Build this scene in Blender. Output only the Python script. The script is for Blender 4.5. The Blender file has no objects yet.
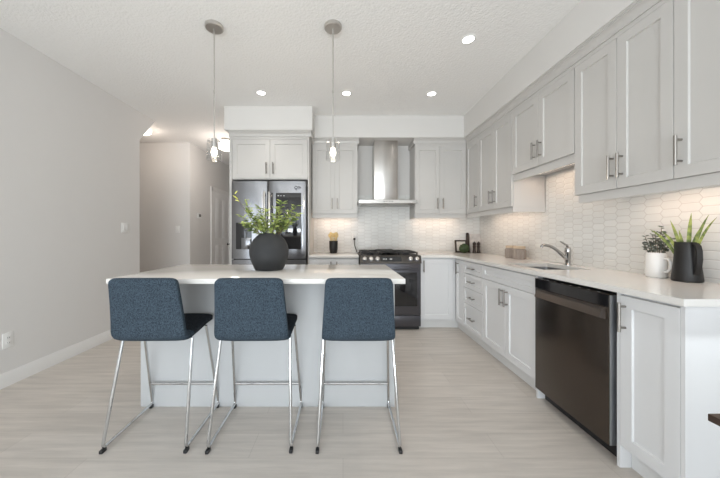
import bpy, bmesh, math, random
from mathutils import Vector, Matrix
random.seed(7)
scene = bpy.context.scene
COL = scene.collection
PI = math.pi

# ------------------------------------------------------------------ camera
cam_data = bpy.data.cameras.new('camera')
cam_data.sensor_fit = 'HORIZONTAL'
cam_data.sensor_width = 36.0
cam_data.lens = 14.4
cam_data.shift_x = 17.0 / 720
cam_data.shift_y = -4.5 / 720
cam_data.clip_start = 0.02
cam = bpy.data.objects.new('camera', cam_data)
COL.objects.link(cam)
cam.location = (0, 0, 1.18)
cam.rotation_euler = (PI / 2, 0, 0)
scene.camera = cam

# ------------------------------------------------------------------ world, large lights, exposure
world = bpy.data.worlds.new('world')
scene.world = world
world.use_nodes = True
bgn = world.node_tree.nodes['Background']
bgn.inputs[0].default_value = (0.86, 0.93, 1.0, 1)
bgn.inputs[1].default_value = 1.2

def area(name, loc, rot, sx, sy, power, color):
    l = bpy.data.lights.new(name, 'AREA')
    l.shape = 'RECTANGLE'; l.size = sx; l.size_y = sy
    l.energy = power; l.color = color
    o = bpy.data.objects.new(name, l); COL.objects.link(o)
    o.location = loc; o.rotation_euler = rot
    return o
# daylight entering through the two glazed openings behind the camera
area('daylight_patio', (-0.55, -4.5, 1.25), (PI / 2, 0, 0), 3.6, 2.2, 56, (0.83, 0.92, 1.0))
# added upward fill light with no known source, brightens the ceiling
area('ceiling_fill', (-0.55, -4.45, 0.35), (math.radians(128), 0, 0), 3.6, 0.6, 140, (0.90, 0.97, 1.0))
area('daylight_side', (1.93, -1.9, 1.35), (0, PI / 2, 0), 1.8, 1.8, 8, (0.83, 0.93, 1.0))
area('fill_left', (-2.58, -1.7, 1.2), (0, -PI / 2, 0), 1.7, 1.9, 28, (0.83, 0.92, 1.0))  # added unseen fill from the left, brightens the right-hand cabinets

vs = scene.view_settings
vs.view_transform = 'Standard'
vs.look = 'None'
vs.exposure = 0.10
vs.gamma = 1.0
vs.use_curve_mapping = False
scene.cycles.use_denoising = True
scene.cycles.max_bounces = 10
scene.cycles.diffuse_bounces = 6
scene.cycles.sample_clamp_indirect = 6.0

# ------------------------------------------------------------------ materials
def new_mat(name):
    m = bpy.data.materials.new(name); m.use_nodes = True
    nt = m.node_tree
    return m, nt, nt.nodes['Principled BSDF']

def N(nt, t, **kw):
    n = nt.nodes.new(t)
    for k, v in kw.items(): setattr(n, k, v)
    return n

def math_n(nt, op, a, b=None, c=None):
    n = nt.nodes.new('ShaderNodeMath'); n.operation = op
    for i, v in enumerate((a, b, c)):
        if v is None: continue
        if isinstance(v, (int, float)): n.inputs[i].default_value = v
        else: nt.links.new(v, n.inputs[i])
    return n.outputs[0]

def pbr(name, col, rough=0.5, metal=0.0, var=0.03, scale=6.0, bump=0.0, bscale=120.0, stretch=None, emit=None, estr=0, coat=0.0, spec=None):
    m, nt, b = new_mat(name)
    b.inputs['Roughness'].default_value = rough
    b.inputs['Metallic'].default_value = metal
    if coat: b.inputs['Coat Weight'].default_value = coat; b.inputs['Coat Roughness'].default_value = 0.08
    if spec is not None: b.inputs['Specular IOR Level'].default_value = spec
    tc = N(nt, 'ShaderNodeTexCoord')
    src = tc.outputs['Object']
    if stretch:
        mp = N(nt, 'ShaderNodeMapping'); mp.inputs['Scale'].default_value = stretch
        nt.links.new(src, mp.inputs['Vector']); src = mp.outputs[0]
    nz = N(nt, 'ShaderNodeTexNoise'); nz.inputs['Scale'].default_value = scale; nz.inputs['Detail'].default_value = 3
    nt.links.new(src, nz.inputs['Vector'])
    mix = N(nt, 'ShaderNodeMix', data_type='RGBA')
    mix.inputs['A'].default_value = (*[max(0, c * (1 - var)) for c in col], 1)
    mix.inputs['B'].default_value = (*[min(1, c * (1 + var)) for c in col], 1)
    nt.links.new(nz.outputs['Fac'], mix.inputs['Factor'])
    nt.links.new(mix.outputs['Result'], b.inputs['Base Color'])
    if bump:
        n2 = N(nt, 'ShaderNodeTexNoise'); n2.inputs['Scale'].default_value = bscale; n2.inputs['Detail'].default_value = 2
        nt.links.new(src, n2.inputs['Vector'])
        bp = N(nt, 'ShaderNodeBump'); bp.inputs['Strength'].default_value = bump; bp.inputs['Distance'].default_value = 0.004 if bump < 0.8 else 0.0045
        nt.links.new(n2.outputs['Fac'], bp.inputs['Height']); nt.links.new(bp.outputs[0], b.inputs['Normal'])
    if emit:
        b.inputs['Emission Color'].default_value = (*emit, 1); b.inputs['Emission Strength'].default_value = estr
    return m

def glass_mat(name, tint=(1, 1, 1), rough=0.0, ior=1.45):
    # thin clear glass: mostly transparent with a fresnel reflection
    m = bpy.data.materials.new(name); m.use_nodes = True
    nt = m.node_tree; nt.nodes.clear()
    out = N(nt, 'ShaderNodeOutputMaterial')
    tr = N(nt, 'ShaderNodeBsdfTransparent'); tr.inputs[0].default_value = (*tint, 1)
    gl = N(nt, 'ShaderNodeBsdfGlossy'); gl.inputs['Roughness'].default_value = 0.03
    lw = N(nt, 'ShaderNodeLayerWeight'); lw.inputs[0].default_value = 0.25
    mr = N(nt, 'ShaderNodeMapRange')
    mr.inputs['To Min'].default_value = 0.04; mr.inputs['To Max'].default_value = 0.38
    nt.links.new(lw.outputs['Facing'], mr.inputs['Value'])
    mx = N(nt, 'ShaderNodeMixShader')
    nt.links.new(mr.outputs[0], mx.inputs[0]); nt.links.new(tr.outputs[0], mx.inputs[1]); nt.links.new(gl.outputs[0], mx.inputs[2])
    nt.links.new(mx.outputs[0], out.inputs[0])
    return m

def tile_mat(name, axis):
    """white picket (stretched hexagon) tiles lying on their side"""
    W, T, H = 0.117, 0.018, 0.049
    P = W - T
    m, nt, b = new_mat(name)
    tc = N(nt, 'ShaderNodeTexCoord'); sp = N(nt, 'ShaderNodeSeparateXYZ')
    nt.links.new(tc.outputs['Object'], sp.inputs[0])
    u = sp.outputs[axis]; v = sp.outputs[2]
    ct = math.cos(math.atan2(T, H / 2))
    def cell(ou, ov):
        uu = math_n(nt, 'ADD', u, ou); vv = math_n(nt, 'ADD', v, ov)
        iu = math_n(nt, 'ROUND', math_n(nt, 'DIVIDE', uu, 2 * P)); iv = math_n(nt, 'ROUND', math_n(nt, 'DIVIDE', vv, H))
        du = math_n(nt, 'ABSOLUTE', math_n(nt, 'SUBTRACT', uu, math_n(nt, 'MULTIPLY', iu, 2 * P)))
        dv = math_n(nt, 'ABSOLUTE', math_n(nt, 'SUBTRACT', vv, math_n(nt, 'MULTIPLY', iv, H)))
        d1 = math_n(nt, 'SUBTRACT', H / 2, dv)
        d2 = math_n(nt, 'MULTIPLY', math_n(nt, 'SUBTRACT', math_n(nt, 'SUBTRACT', W / 2, du), math_n(nt, 'MULTIPLY', dv, T / (H / 2))), ct)
        ident = math_n(nt, 'ADD', math_n(nt, 'MULTIPLY', iu, 7.13), math_n(nt, 'MULTIPLY', iv, 3.71))
        return math_n(nt, 'MINIMUM', d1, d2), ident
    da, ia = cell(0.031, 0.011)
    db, ib = cell(0.031 + P, 0.011 + H / 2)
    d = math_n(nt, 'MAXIMUM', da, db)
    ca = math_n(nt, 'GREATER_THAN', da, db)
    idn = math_n(nt, 'ADD', math_n(nt, 'MULTIPLY', ca, math_n(nt, 'ADD', ia, 50.3)), math_n(nt, 'MULTIPLY', math_n(nt, 'SUBTRACT', 1.0, ca), ib))
    wn = N(nt, 'ShaderNodeTexWhiteNoise', noise_dimensions='1D'); nt.links.new(idn, wn.inputs['W'])
    mr = N(nt, 'ShaderNodeMapRange'); nt.links.new(d, mr.inputs['Value'])
    mr.inputs['From Min'].default_value = 0.0007; mr.inputs['From Max'].default_value = 0.0020
    tone = N(nt, 'ShaderNodeMapRange'); nt.links.new(wn.outputs['Value'], tone.inputs['Value'])
    tone.inputs['To Min'].default_value = 0.74; tone.inputs['To Max'].default_value = 0.79
    cmb = N(nt, 'ShaderNodeCombineColor'); 
    nt.links.new(tone.outputs[0], cmb.inputs[0]); nt.links.new(tone.outputs[0], cmb.inputs[1]); nt.links.new(math_n(nt, 'MULTIPLY', tone.outputs[0], 0.97), cmb.inputs[2])
    mx = N(nt, 'ShaderNodeMix', data_type='RGBA')
    mx.inputs['A'].default_value = (0.58, 0.55, 0.525, 1)
    nt.links.new(mr.outputs[0], mx.inputs['Factor']); nt.links.new(cmb.outputs[0], mx.inputs['B'])
    nt.links.new(mx.outputs['Result'], b.inputs['Base Color'])
    b.inputs['Roughness'].default_value = 0.16
    # pillowed tile faces, each set at a slightly different tilt
    mr2 = N(nt, 'ShaderNodeMapRange'); nt.links.new(d, mr2.inputs['Value'])
    mr2.interpolation_type = 'SMOOTHSTEP'
    mr2.inputs['From Max'].default_value = 0.006
    nz = N(nt, 'ShaderNodeTexNoise'); nz.inputs['Scale'].default_value = 14; nt.links.new(tc.outputs['Object'], nz.inputs['Vector'])
    h = math_n(nt, 'ADD', mr2.outputs[0], math_n(nt, 'MULTIPLY', nz.outputs['Fac'], 0.9))
    bp = N(nt, 'ShaderNodeBump'); bp.inputs['Strength'].default_value = 0.35; bp.inputs['Distance'].default_value = 0.003
    nt.links.new(h, bp.inputs['Height']); nt.links.new(bp.outputs[0], b.inputs['Normal'])
    return m

def floor_mat():
    m, nt, b = new_mat('oak_plank_floor')
    tc = N(nt, 'ShaderNodeTexCoord')
    br = N(nt, 'ShaderNodeTexBrick')
    br.offset = 0.37; br.inputs['Scale'].default_value = 1.0
    br.inputs['Brick Width'].default_value = 1.35; br.inputs['Row Height'].default_value = 0.19
    br.inputs['Mortar Size'].default_value = 0.0012; br.inputs['Mortar Smooth'].default_value = 0.3
    br.inputs['Color1'].default_value = (0.61, 0.565, 0.52, 1)
    br.inputs['Color2'].default_value = (0.565, 0.52, 0.475, 1)
    br.inputs['Mortar'].default_value = (0.45, 0.41, 0.37, 1)
    nt.links.new(tc.outputs['Object'], br.inputs['Vector'])
    mp = N(nt, 'ShaderNodeMapping'); mp.inputs['Scale'].default_value = (1.3, 16, 1)
    nt.links.new(tc.outputs['Object'], mp.inputs['Vector'])
    nz = N(nt, 'ShaderNodeTexNoise'); nz.inputs['Scale'].default_value = 1.6; nz.inputs['Detail'].default_value = 5; nz.inputs['Roughness'].default_value = 0.62
    nt.links.new(mp.outputs[0], nz.inputs['Vector'])
    cr = N(nt, 'ShaderNodeMapRange'); nt.links.new(nz.outputs['Fac'], cr.inputs['Value'])
    cr.inputs['From Min'].default_value = 0.3; cr.inputs['From Max'].default_value = 0.7
    cr.inputs['To Min'].default_value = 0.87; cr.inputs['To Max'].default_value = 1.12
    mx = N(nt, 'ShaderNodeMix', data_type='RGBA', blend_type='MULTIPLY'); mx.inputs['Factor'].default_value = 1
    cmb = N(nt, 'ShaderNodeCombineColor')
    for i in range(3): nt.links.new(cr.outputs[0], cmb.inputs[i])
    nt.links.new(br.outputs['Color'], mx.inputs['A']); nt.links.new(cmb.outputs[0], mx.inputs['B'])
    nt.links.new(mx.outputs['Result'], b.inputs['Base Color'])
    b.inputs['Roughness'].default_value = 0.42
    b.inputs['Specular IOR Level'].default_value = 0.4
    bp = N(nt, 'ShaderNodeBump'); bp.inputs['Strength'].default_value = 0.12; bp.inputs['Distance'].default_value = 0.003
    nt.links.new(nz.outputs['Fac'], bp.inputs['Height']); nt.links.new(bp.outputs[0], b.inputs['Normal'])
    return m

def fabric_mat(name, c1, c2):
    m, nt, b = new_mat(name)
    tc = N(nt, 'ShaderNodeTexCoord')
    n1 = N(nt, 'ShaderNodeTexNoise'); n1.inputs['Scale'].default_value = 260; n1.inputs['Detail'].default_value = 2
    mp = N(nt, 'ShaderNodeMapping'); mp.inputs['Scale'].default_value = (1, 1, 0.6)
    nt.links.new(tc.outputs['Object'], mp.inputs[0]); nt.links.new(mp.outputs[0], n1.inputs['Vector'])
    mr = N(nt, 'ShaderNodeMapRange'); nt.links.new(n1.outputs['Fac'], mr.inputs['Value'])
    mr.inputs['From Min'].default_value = 0.36; mr.inputs['From Max'].default_value = 0.64
    mx = N(nt, 'ShaderNodeMix', data_type='RGBA')
    mx.inputs['A'].default_value = (*c1, 1); mx.inputs['B'].default_value = (*c2, 1)
    nt.links.new(mr.outputs[0], mx.inputs['Factor']); nt.links.new(mx.outputs['Result'], b.inputs['Base Color'])
    b.inputs['Roughness'].default_value = 0.95
    b.inputs['Specular IOR Level'].default_value = 0.15
    bp = N(nt, 'ShaderNodeBump'); bp.inputs['Strength'].default_value = 0.5; bp.inputs['Distance'].default_value = 0.002
    nt.links.new(n1.outputs['Fac'], bp.inputs['Height']); nt.links.new(bp.outputs[0], b.inputs['Normal'])
    return m

def leaf_mat(name, c1, c2, scale=20):
    m = pbr(name, c1, 0.5, var=0.0)
    nt = m.node_tree; b = nt.nodes['Principled BSDF']
    tc = N(nt, 'ShaderNodeTexCoord'); nz = N(nt, 'ShaderNodeTexNoise'); nz.inputs['Scale'].default_value = scale
    nt.links.new(tc.outputs['Object'], nz.inputs['Vector'])
    mr = N(nt, 'ShaderNodeMapRange'); nt.links.new(nz.outputs['Fac'], mr.inputs['Value'])
    mr.inputs['From Min'].default_value = 0.38; mr.inputs['From Max'].default_value = 0.62
    mx = N(nt, 'ShaderNodeMix', data_type='RGBA')
    mx.inputs['A'].default_value = (*c1, 1); mx.inputs['B'].default_value = (*c2, 1)
    nt.links.new(mr.outputs[0], mx.inputs['Factor']); nt.links.new(mx.outputs['Result'], b.inputs['Base Color'])
    return m

M = {}
M['wall'] = pbr('greige_wall_paint', (0.71, 0.70, 0.69), 0.85, var=0.012, bump=0.05, bscale=220)
M['ceiling'] = pbr('stippled_ceiling_paint', (0.88, 0.875, 0.865), 0.95, var=0.035, scale=70, bump=1.0, bscale=60)
M['bulkhead'] = pbr('bulkhead_paint', (0.70, 0.685, 0.665), 0.9, var=0.01, bump=0.05, bscale=200)
M['trim'] = pbr('white_trim_paint', (0.80, 0.795, 0.785), 0.45, var=0.01)
M['cab'] = pbr('pale_greige_cabinet_lacquer', (0.565, 0.55, 0.53), 0.38, var=0.01)
M['base'] = pbr('white_base_lacquer', (0.74, 0.745, 0.755), 0.38, var=0.01)
M['island'] = pbr('white_island_lacquer_shaded', (0.53, 0.54, 0.55), 0.40, var=0.01)  # same white as the base cabinets, darkened to put shade into the colour
M['kick'] = pbr('white_toe_kick', (0.74, 0.74, 0.735), 0.5, var=0.01)
M['quartz'] = pbr('white_quartz', (0.77, 0.75, 0.722), 0.12, var=0.015, scale=9)
M['nickel'] = pbr('brushed_nickel', (0.33, 0.31, 0.29), 0.28, 1.0, var=0.04, scale=60)
M['chrome'] = pbr('chrome', (0.60, 0.605, 0.61), 0.12, 1.0, var=0.01)
M['satin'] = pbr('satin_nickel', (0.60, 0.58, 0.555), 0.34, 1.0, var=0.03)
M['faucet'] = pbr('faucet_chrome', (0.46, 0.455, 0.45), 0.12, 1.0, var=0.01)
M['steel'] = pbr('brushed_steel', (0.54, 0.515, 0.49), 0.27, 1.0, var=0.05, scale=30, stretch=(1, 1, 0.05), bump=0.06, bscale=160)
def aniso(m, a, rot):
    nt = m.node_tree; b = nt.nodes['Principled BSDF']
    tg = N(nt, 'ShaderNodeTangent', direction_type='RADIAL', axis='Z')
    nt.links.new(tg.outputs[0], b.inputs['Tangent'])
    b.inputs['Anisotropic'].default_value = a; b.inputs['Anisotropic Rotation'].default_value = rot
aniso(M['steel'], 0.85, 0.25)
M['sink'] = pbr('sink_steel', (0.33, 0.33, 0.335), 0.36, 1.0, var=0.04, scale=40)
M['blacksteel'] = pbr('dark_fridge_steel', (0.27, 0.27, 0.28), 0.16, 1.0, var=0.05, scale=25, stretch=(1, 1, 0.06))
M['rangesteel'] = pbr('dark_range_steel', (0.125, 0.125, 0.14), 0.28, 0.9, var=0.05, scale=25, stretch=(0.06, 1, 1))
M['dwsteel'] = pbr('dark_dishwasher_steel', (0.095, 0.078, 0.066), 0.24, 0.85, var=0.05, scale=25, stretch=(1, 0.06, 1))
M['dwhandle'] = pbr('dishwasher_handle_steel', (0.15, 0.13, 0.118), 0.32, 0.9)
M['dwedge'] = pbr('dishwasher_edge_metal', (0.45, 0.46, 0.48), 0.35, 1.0)
M['panelsteel'] = pbr('control_panel_steel', (0.075, 0.066, 0.058), 0.30, 0.75, var=0.05)
M['knobsteel'] = pbr('knob_steel', (0.60, 0.57, 0.54), 0.3, 1.0)
M['blackglass'] = pbr('black_glass', (0.012, 0.012, 0.014), 0.05, var=0.0, coat=0.5)
M['black'] = pbr('black_plastic', (0.015, 0.015, 0.016), 0.45)
M['iron'] = pbr('cast_iron', (0.022, 0.020, 0.019), 0.55, bump=0.2, bscale=300)
M['mark'] = pbr('pale_print', (0.55, 0.55, 0.55), 0.5)
M['fabric'] = fabric_mat('blue_grey_tweed', (0.021, 0.032, 0.044), (0.068, 0.093, 0.120))
M['seatfabric'] = fabric_mat('charcoal_tweed', (0.010, 0.012, 0.016), (0.038, 0.044, 0.052))
M['vase'] = pbr('matt_black_clay', (0.030, 0.031, 0.033), 0.75, var=0.12, scale=14, bump=0.25, bscale=120)
M['jug'] = pbr('satin_black_ceramic', (0.010, 0.009, 0.009), 0.45, bump=0.1, bscale=60)
M['whiteceramic'] = pbr('white_ceramic', (0.82, 0.81, 0.79), 0.22)
M['wood'] = pbr('pale_gold_wood', (0.78, 0.59, 0.27), 0.55, var=0.25, scale=30)
M['darkwood'] = pbr('dark_walnut', (0.055, 0.030, 0.018), 0.40, var=0.35, scale=12, stretch=(1, 8, 1))
M['espresso'] = pbr('espresso_wood', (0.030, 0.017, 0.012), 0.35, var=0.2)
M['lidwood'] = pbr('bamboo_lid', (0.55, 0.43, 0.31), 0.55, var=0.12, scale=30)
M['canister'] = pbr('taupe_ribbed_ceramic', (0.31, 0.262, 0.228), 0.38, var=0.08, scale=30)
M['marble'] = pbr('white_marble', (0.62, 0.585, 0.56), 0.25, var=0.42, scale=13)  # mottling holds grey veining plus the mills' shadow painted in as blotches
M['picture'] = pbr('picture_print', (0.70, 0.68, 0.63), 0.5, var=0.3, scale=26)
M['moss'] = leaf_mat('boxwood_green', (0.012, 0.030, 0.009), (0.055, 0.10, 0.03), 90)
M['leaf'] = leaf_mat('fresh_green_leaf', (0.08, 0.13, 0.028), (0.40, 0.47, 0.13), 26)
M['leafyellow'] = leaf_mat('yellow_green_leaf', (0.52, 0.55, 0.09), (0.62, 0.63, 0.16), 16)
M['stem'] = pbr('brown_stem', (0.12, 0.09, 0.045), 0.7)
M['euca'] = leaf_mat('eucalyptus_leaf', (0.055, 0.075, 0.060), (0.20, 0.235, 0.195), 50)
M['snake'] = leaf_mat('strap_leaf_green', (0.09, 0.13, 0.025), (0.32, 0.36, 0.085), 34)
M['glass'] = glass_mat('clear_glass', (0.97, 0.97, 0.97))
M['bulb'] = pbr('lit_bulb', (1, 0.95, 0.85), 0.3, emit=(1.0, 0.90, 0.74), estr=9)
M['potlens'] = pbr('lit_downlight_lens', (1, 1, 1), 0.4, emit=(1.0, 0.97, 0.93), estr=9)
M['led'] = pbr('lit_led_strip', (1, 1, 1), 0.4, emit=(1.0, 0.87, 0.74), estr=6)
M['shade'] = pbr('lit_frosted_shade', (1, 1, 1), 0.5, emit=(1.0, 0.90, 0.78), estr=2.4)
M['plate'] = pbr('white_plastic_plate', (0.82, 0.82, 0.81), 0.35)
M['slot'] = pbr('dark_slot', (0.10, 0.10, 0.10), 0.5)
M['doorwhite'] = pbr('white_door_paint', (0.80, 0.80, 0.80), 0.45)
M['floor'] = floor_mat()
M['tile_back'] = tile_mat('white_picket_tile_back', 0)
M['tile_right'] = tile_mat('white_picket_tile_right', 1)

# ------------------------------------------------------------------ mesh helpers
ORIG = {}
class MB:
    def __init__(s): s.bm = bmesh.new()
    def box(s, x0, x1, y0, y1, z0, z1, bev=0.0, seg=2):
        x0, x1 = min(x0, x1), max(x0, x1); y0, y1 = min(y0, y1), max(y0, y1); z0, z1 = min(z0, z1), max(z0, z1)
        mat = Matrix.Translation(((x0 + x1) / 2, (y0 + y1) / 2, (z0 + z1) / 2)) @ Matrix.Diagonal((x1 - x0, y1 - y0, z1 - z0, 1))
        r = bmesh.ops.create_cube(s.bm, size=1.0, matrix=mat)
        if bev > 0:
            es = list({e for v in r['verts'] for e in v.link_edges})
            bmesh.ops.bevel(s.bm, geom=es, offset=bev, offset_type='OFFSET', segments=seg, profile=0.5, affect='EDGES', clamp_overlap=True)
        return s
    def hexa(s, pts):
        """eight points: bottom four then top four"""
        v = [s.bm.verts.new(p) for p in pts]
        for f in ((0, 1, 2, 3), (4, 5, 6, 7), (0, 1, 5, 4), (1, 2, 6, 5), (2, 3, 7, 6), (3, 0, 4, 7)):
            s.bm.faces.new([v[i] for i in f])
        return s
    def rings(s, rings, cap0=True, cap1=True, closed=True):
        vs_ = [[s.bm.verts.new(p) for p in r] for r in rings]
        n = len(vs_[0])
        for a, b in zip(vs_[:-1], vs_[1:]):
            for i in range(n if closed else n - 1):
                j = (i + 1) % n
                s.bm.faces.new((a[i], a[j], b[j], b[i]))
        if cap0: s.bm.faces.new(vs_[0])
        if cap1: s.bm.faces.new(list(reversed(vs_[-1])))
        return s
    def tube(s, pts, r, seg=10, cap=True):
        pts = [Vector(p) for p in pts]
        rs = r if isinstance(r, (list, tuple)) else [r] * len(pts)
        up = None; rings = []
        for i, p in enumerate(pts):
            if i == 0: t = pts[1] - p
            elif i == len(pts) - 1: t = p - pts[i - 1]
            else: t = (pts[i + 1] - p).normalized() + (p - pts[i - 1]).normalized()
            t.normalize()
            if up is None:
                up = Vector((0, 0, 1)) if abs(t.z) < 0.9 else Vector((1, 0, 0))
            up = (up - t * up.dot(t))
            if up.length < 1e-6: up = t.orthogonal()
            up.normalize(); sd = t.cross(up)
            rings.append([p + (up * math.cos(2 * PI * k / seg) + sd * math.sin(2 * PI * k / seg)) * rs[i] for k in range(seg)])
        return s.rings(rings, cap, cap)
    def lathe(s, prof, c, seg=32, rib=None, cap0=True, cap1=True, axis='z'):
        rings = []
        for (r, h) in prof:
            ring = []
            for k in range(seg):
                a = 2 * PI * k / seg
                rr = r * (1 + (rib(a, h) if rib else 0))
                x, y = rr * math.cos(a), rr * math.sin(a)
                if axis == 'z': ring.append((c[0] + x, c[1] + y, c[2] + h))
                elif axis == 'y': ring.append((c[0] + x, c[1] + h, c[2] + y))
                else: ring.append((c[0] + h, c[1] + x, c[2] + y))
            rings.append(ring)
        return s.rings(rings, cap0, cap1)
    def sphere(s, c, r, u=16, v=10, sc=(1, 1, 1)):
        bmesh.ops.create_uvsphere(s.bm, u_segments=u, v_segments=v, radius=r,
                                  matrix=Matrix.Translation(c) @ Matrix.Diagonal((*sc, 1)))
        return s
    def quadgrid(s, grid):
        vs_ = [[s.bm.verts.new(p) for p in r] for r in grid]
        for a, b in zip(vs_[:-1], vs_[1:]):
            for i in range(len(a) - 1):
                s.bm.faces.new((a[i], a[i + 1], b[i + 1], b[i]))
        return s
    def prism(s, poly, ax, h0, h1):
        """polygon of 2D points extruded along axis ax (0,1,2)"""
        def P(p, h):
            if ax == 0: return (h, p[0], p[1])
            if ax == 1: return (p[0], h, p[1])
            return (p[0], p[1], h)
        return s.rings([[P(p, h0) for p in poly], [P(p, h1) for p in poly]])
    def cells(s, xs, ys, solid, z0, z1):
        """slab made of grid cells, boundary faces only"""
        cache = {}
        def V(i, j, z):
            k = (i, j, z)
            if k not in cache: cache[k] = s.bm.verts.new((xs[i], ys[j], z))
            return cache[k]
        nx, ny = len(xs) - 1, len(ys) - 1
        S = lambda i, j: 0 <= i < nx and 0 <= j < ny and solid(i, j)
        for i in range(nx):
            for j in range(ny):
                if not S(i, j): continue
                for z in (z0, z1): s.bm.faces.new((V(i, j, z), V(i + 1, j, z), V(i + 1, j + 1, z), V(i, j + 1, z)))
                for di, dj, a, b in ((-1, 0, (i, j), (i, j + 1)), (1, 0, (i + 1, j), (i + 1, j + 1)), (0, -1, (i, j), (i + 1, j)), (0, 1, (i, j + 1), (i + 1, j + 1))):
                    if not S(i + di, j + dj): s.bm.faces.new((V(*a, z0), V(*b, z0), V(*b, z1), V(*a, z1)))
        return s
    def build(s, name, mat, parent=None, origin=None, sharp=0.6):
        bm = s.bm
        bmesh.ops.recalc_face_normals(bm, faces=bm.faces)
        if parent is not None: o_ = ORIG[parent.name]
        else: o_ = Vector(origin) if origin is not None else Vector((0, 0, 0))
        bmesh.ops.translate(bm, verts=bm.verts, vec=-o_)
        for f in bm.faces: f.smooth = True
        for e in bm.edges:
            if len(e.link_faces) == 2 and e.calc_face_angle(0) > sharp: e.smooth = False
        me = bpy.data.meshes.new(name); bm.to_mesh(me); bm.free()
        me.materials.append(M[mat] if isinstance(mat, str) else mat)
        ob = bpy.data.objects.new(name, me); COL.objects.link(ob)
        if parent is not None: ob.parent = parent
        else: ob.location = o_
        ORIG[ob.name] = o_
        return ob

def tag(o, label, cat, group=None, kind=None):
    if label: o['label'] = label
    if cat: o['category'] = cat
    if group: o['group'] = group
    if kind: o['kind'] = kind
    return o
def thing(name, label, cat, loc, group=None, rz=0.0):
    o = bpy.data.objects.new(name, None); COL.objects.link(o)
    o.empty_display_size = 0.05
    o.location = loc; o.rotation_euler = (0, 0, rz)
    ORIG[o.name] = Vector(loc)
    return tag(o, label, cat, group)
def struct(mb, name, mat, origin=None):
    o = mb.build(name, mat, None, origin); o['kind'] = 'structure'; return o
def dup(root, loc, label, rz=None):
    r = root.copy(); COL.objects.link(r); r.location = loc
    if rz is not None: r.rotation_euler = (0, 0, rz)
    r['label'] = label
    for ch in list(root.children):
        c = ch.copy(); COL.objects.link(c); c.parent = r
        for g in list(ch.children):
            d = g.copy(); COL.objects.link(d); d.parent = c
    return r
def fillet(pts, r, n=5):
    pts = [Vector(p) for p in pts]; out = [pts[0]]
    for i in range(1, len(pts) - 1):
        p = pts[i]; a = (pts[i - 1] - p); b = (pts[i + 1] - p)
        rr = min(r, a.length * 0.45, b.length * 0.45)
        A = p + a.normalized() * rr; B = p + b.normalized() * rr
        for k in range(n + 1):
            t = k / n
            out.append(A * (1 - t) ** 2 + p * 2 * t * (1 - t) + B * t * t)
    out.append(pts[-1]); return out

# ------------------------------------------------------------------ key dimensions
CEIL = 2.76
XL, XR, YB, YREAR = -2.62, 2.00, 4.21, -4.6
XF = 1.40          # door faces, right base run
XU = 1.66          # door faces, right upper run
YF = 3.60          # door faces, back base run
YU = 3.88          # door faces, back upper run
CT0, CT1 = 0.89, 0.92

# ------------------------------------------------------------------ structure
struct(MB().box(-4.6, 2.12, YREAR - 0.1, 7.75, -0.1, 0), 'floor', 'floor')
struct(MB().box(-4.6, 2.12, YREAR - 0.1, 7.75, CEIL, CEIL + 0.1), 'ceiling', 'ceiling')
# left wall, its far end finishing in a 45 degree cut under the ceiling
mb = MB().prism([(-0.7, 0), (3.71, 0), (3.71, 2.40), (4.02, CEIL), (-0.7, CEIL)], 0, XL - 0.12, XL)
mb.box(XL - 0.12, XL, YREAR, -2.7, 0, CEIL); mb.box(XL - 0.12, XL, -2.7, -0.7, 0, 0.3); mb.box(XL - 0.12, XL, -2.7, -0.7, 2.25, CEIL)  # out-of-view opening added for the left fill light
struct(mb, 'wall_left', 'wall')
struct(MB().box(-1.44, XR, YB, YB + 0.12, 0, CEIL), 'wall_back', 'wall')
# right wall with a window opening beside the dining end, out of view
mb = MB()
mb.box(XR, XR + 0.12, YREAR, -2.8, 0, CEIL); mb.box(XR, XR + 0.12, -1.0, YB + 0.12, 0, CEIL)
mb.box(XR, XR + 0.12, -2.8, -1.0, 0, 0.45); mb.box(XR, XR + 0.12, -2.8, -1.0, 2.25, CEIL)
struct(mb, 'wall_right', 'wall')
mb = MB()
mb.box(-2.74, -2.45, YREAR - 0.1, YREAR, 0, CEIL); mb.box(1.35, XR + 0.12, YREAR - 0.1, YREAR, 0, CEIL)
mb.box(-2.45, 1.35, YREAR - 0.1, YREAR, 2.35, CEIL); mb.box(-2.45, 1.35, YREAR - 0.1, YREAR, 0, 0.12)
struct(mb, 'wall_rear', 'wall')
mb = MB()
for x in (-2.45, -1.52, -0.58, 0.36, 1.29): mb.box(x, x + 0.06, YREAR - 0.07, YREAR - 0.02, 0.12, 2.35)
mb.box(-2.45, 1.35, YREAR - 0.07, YREAR - 0.02, 0.12, 0.18); mb.box(-2.45, 1.35, YREAR - 0.07, YREAR - 0.02, 2.29, 2.35)
struct(mb, 'window_1', 'trim')
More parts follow.
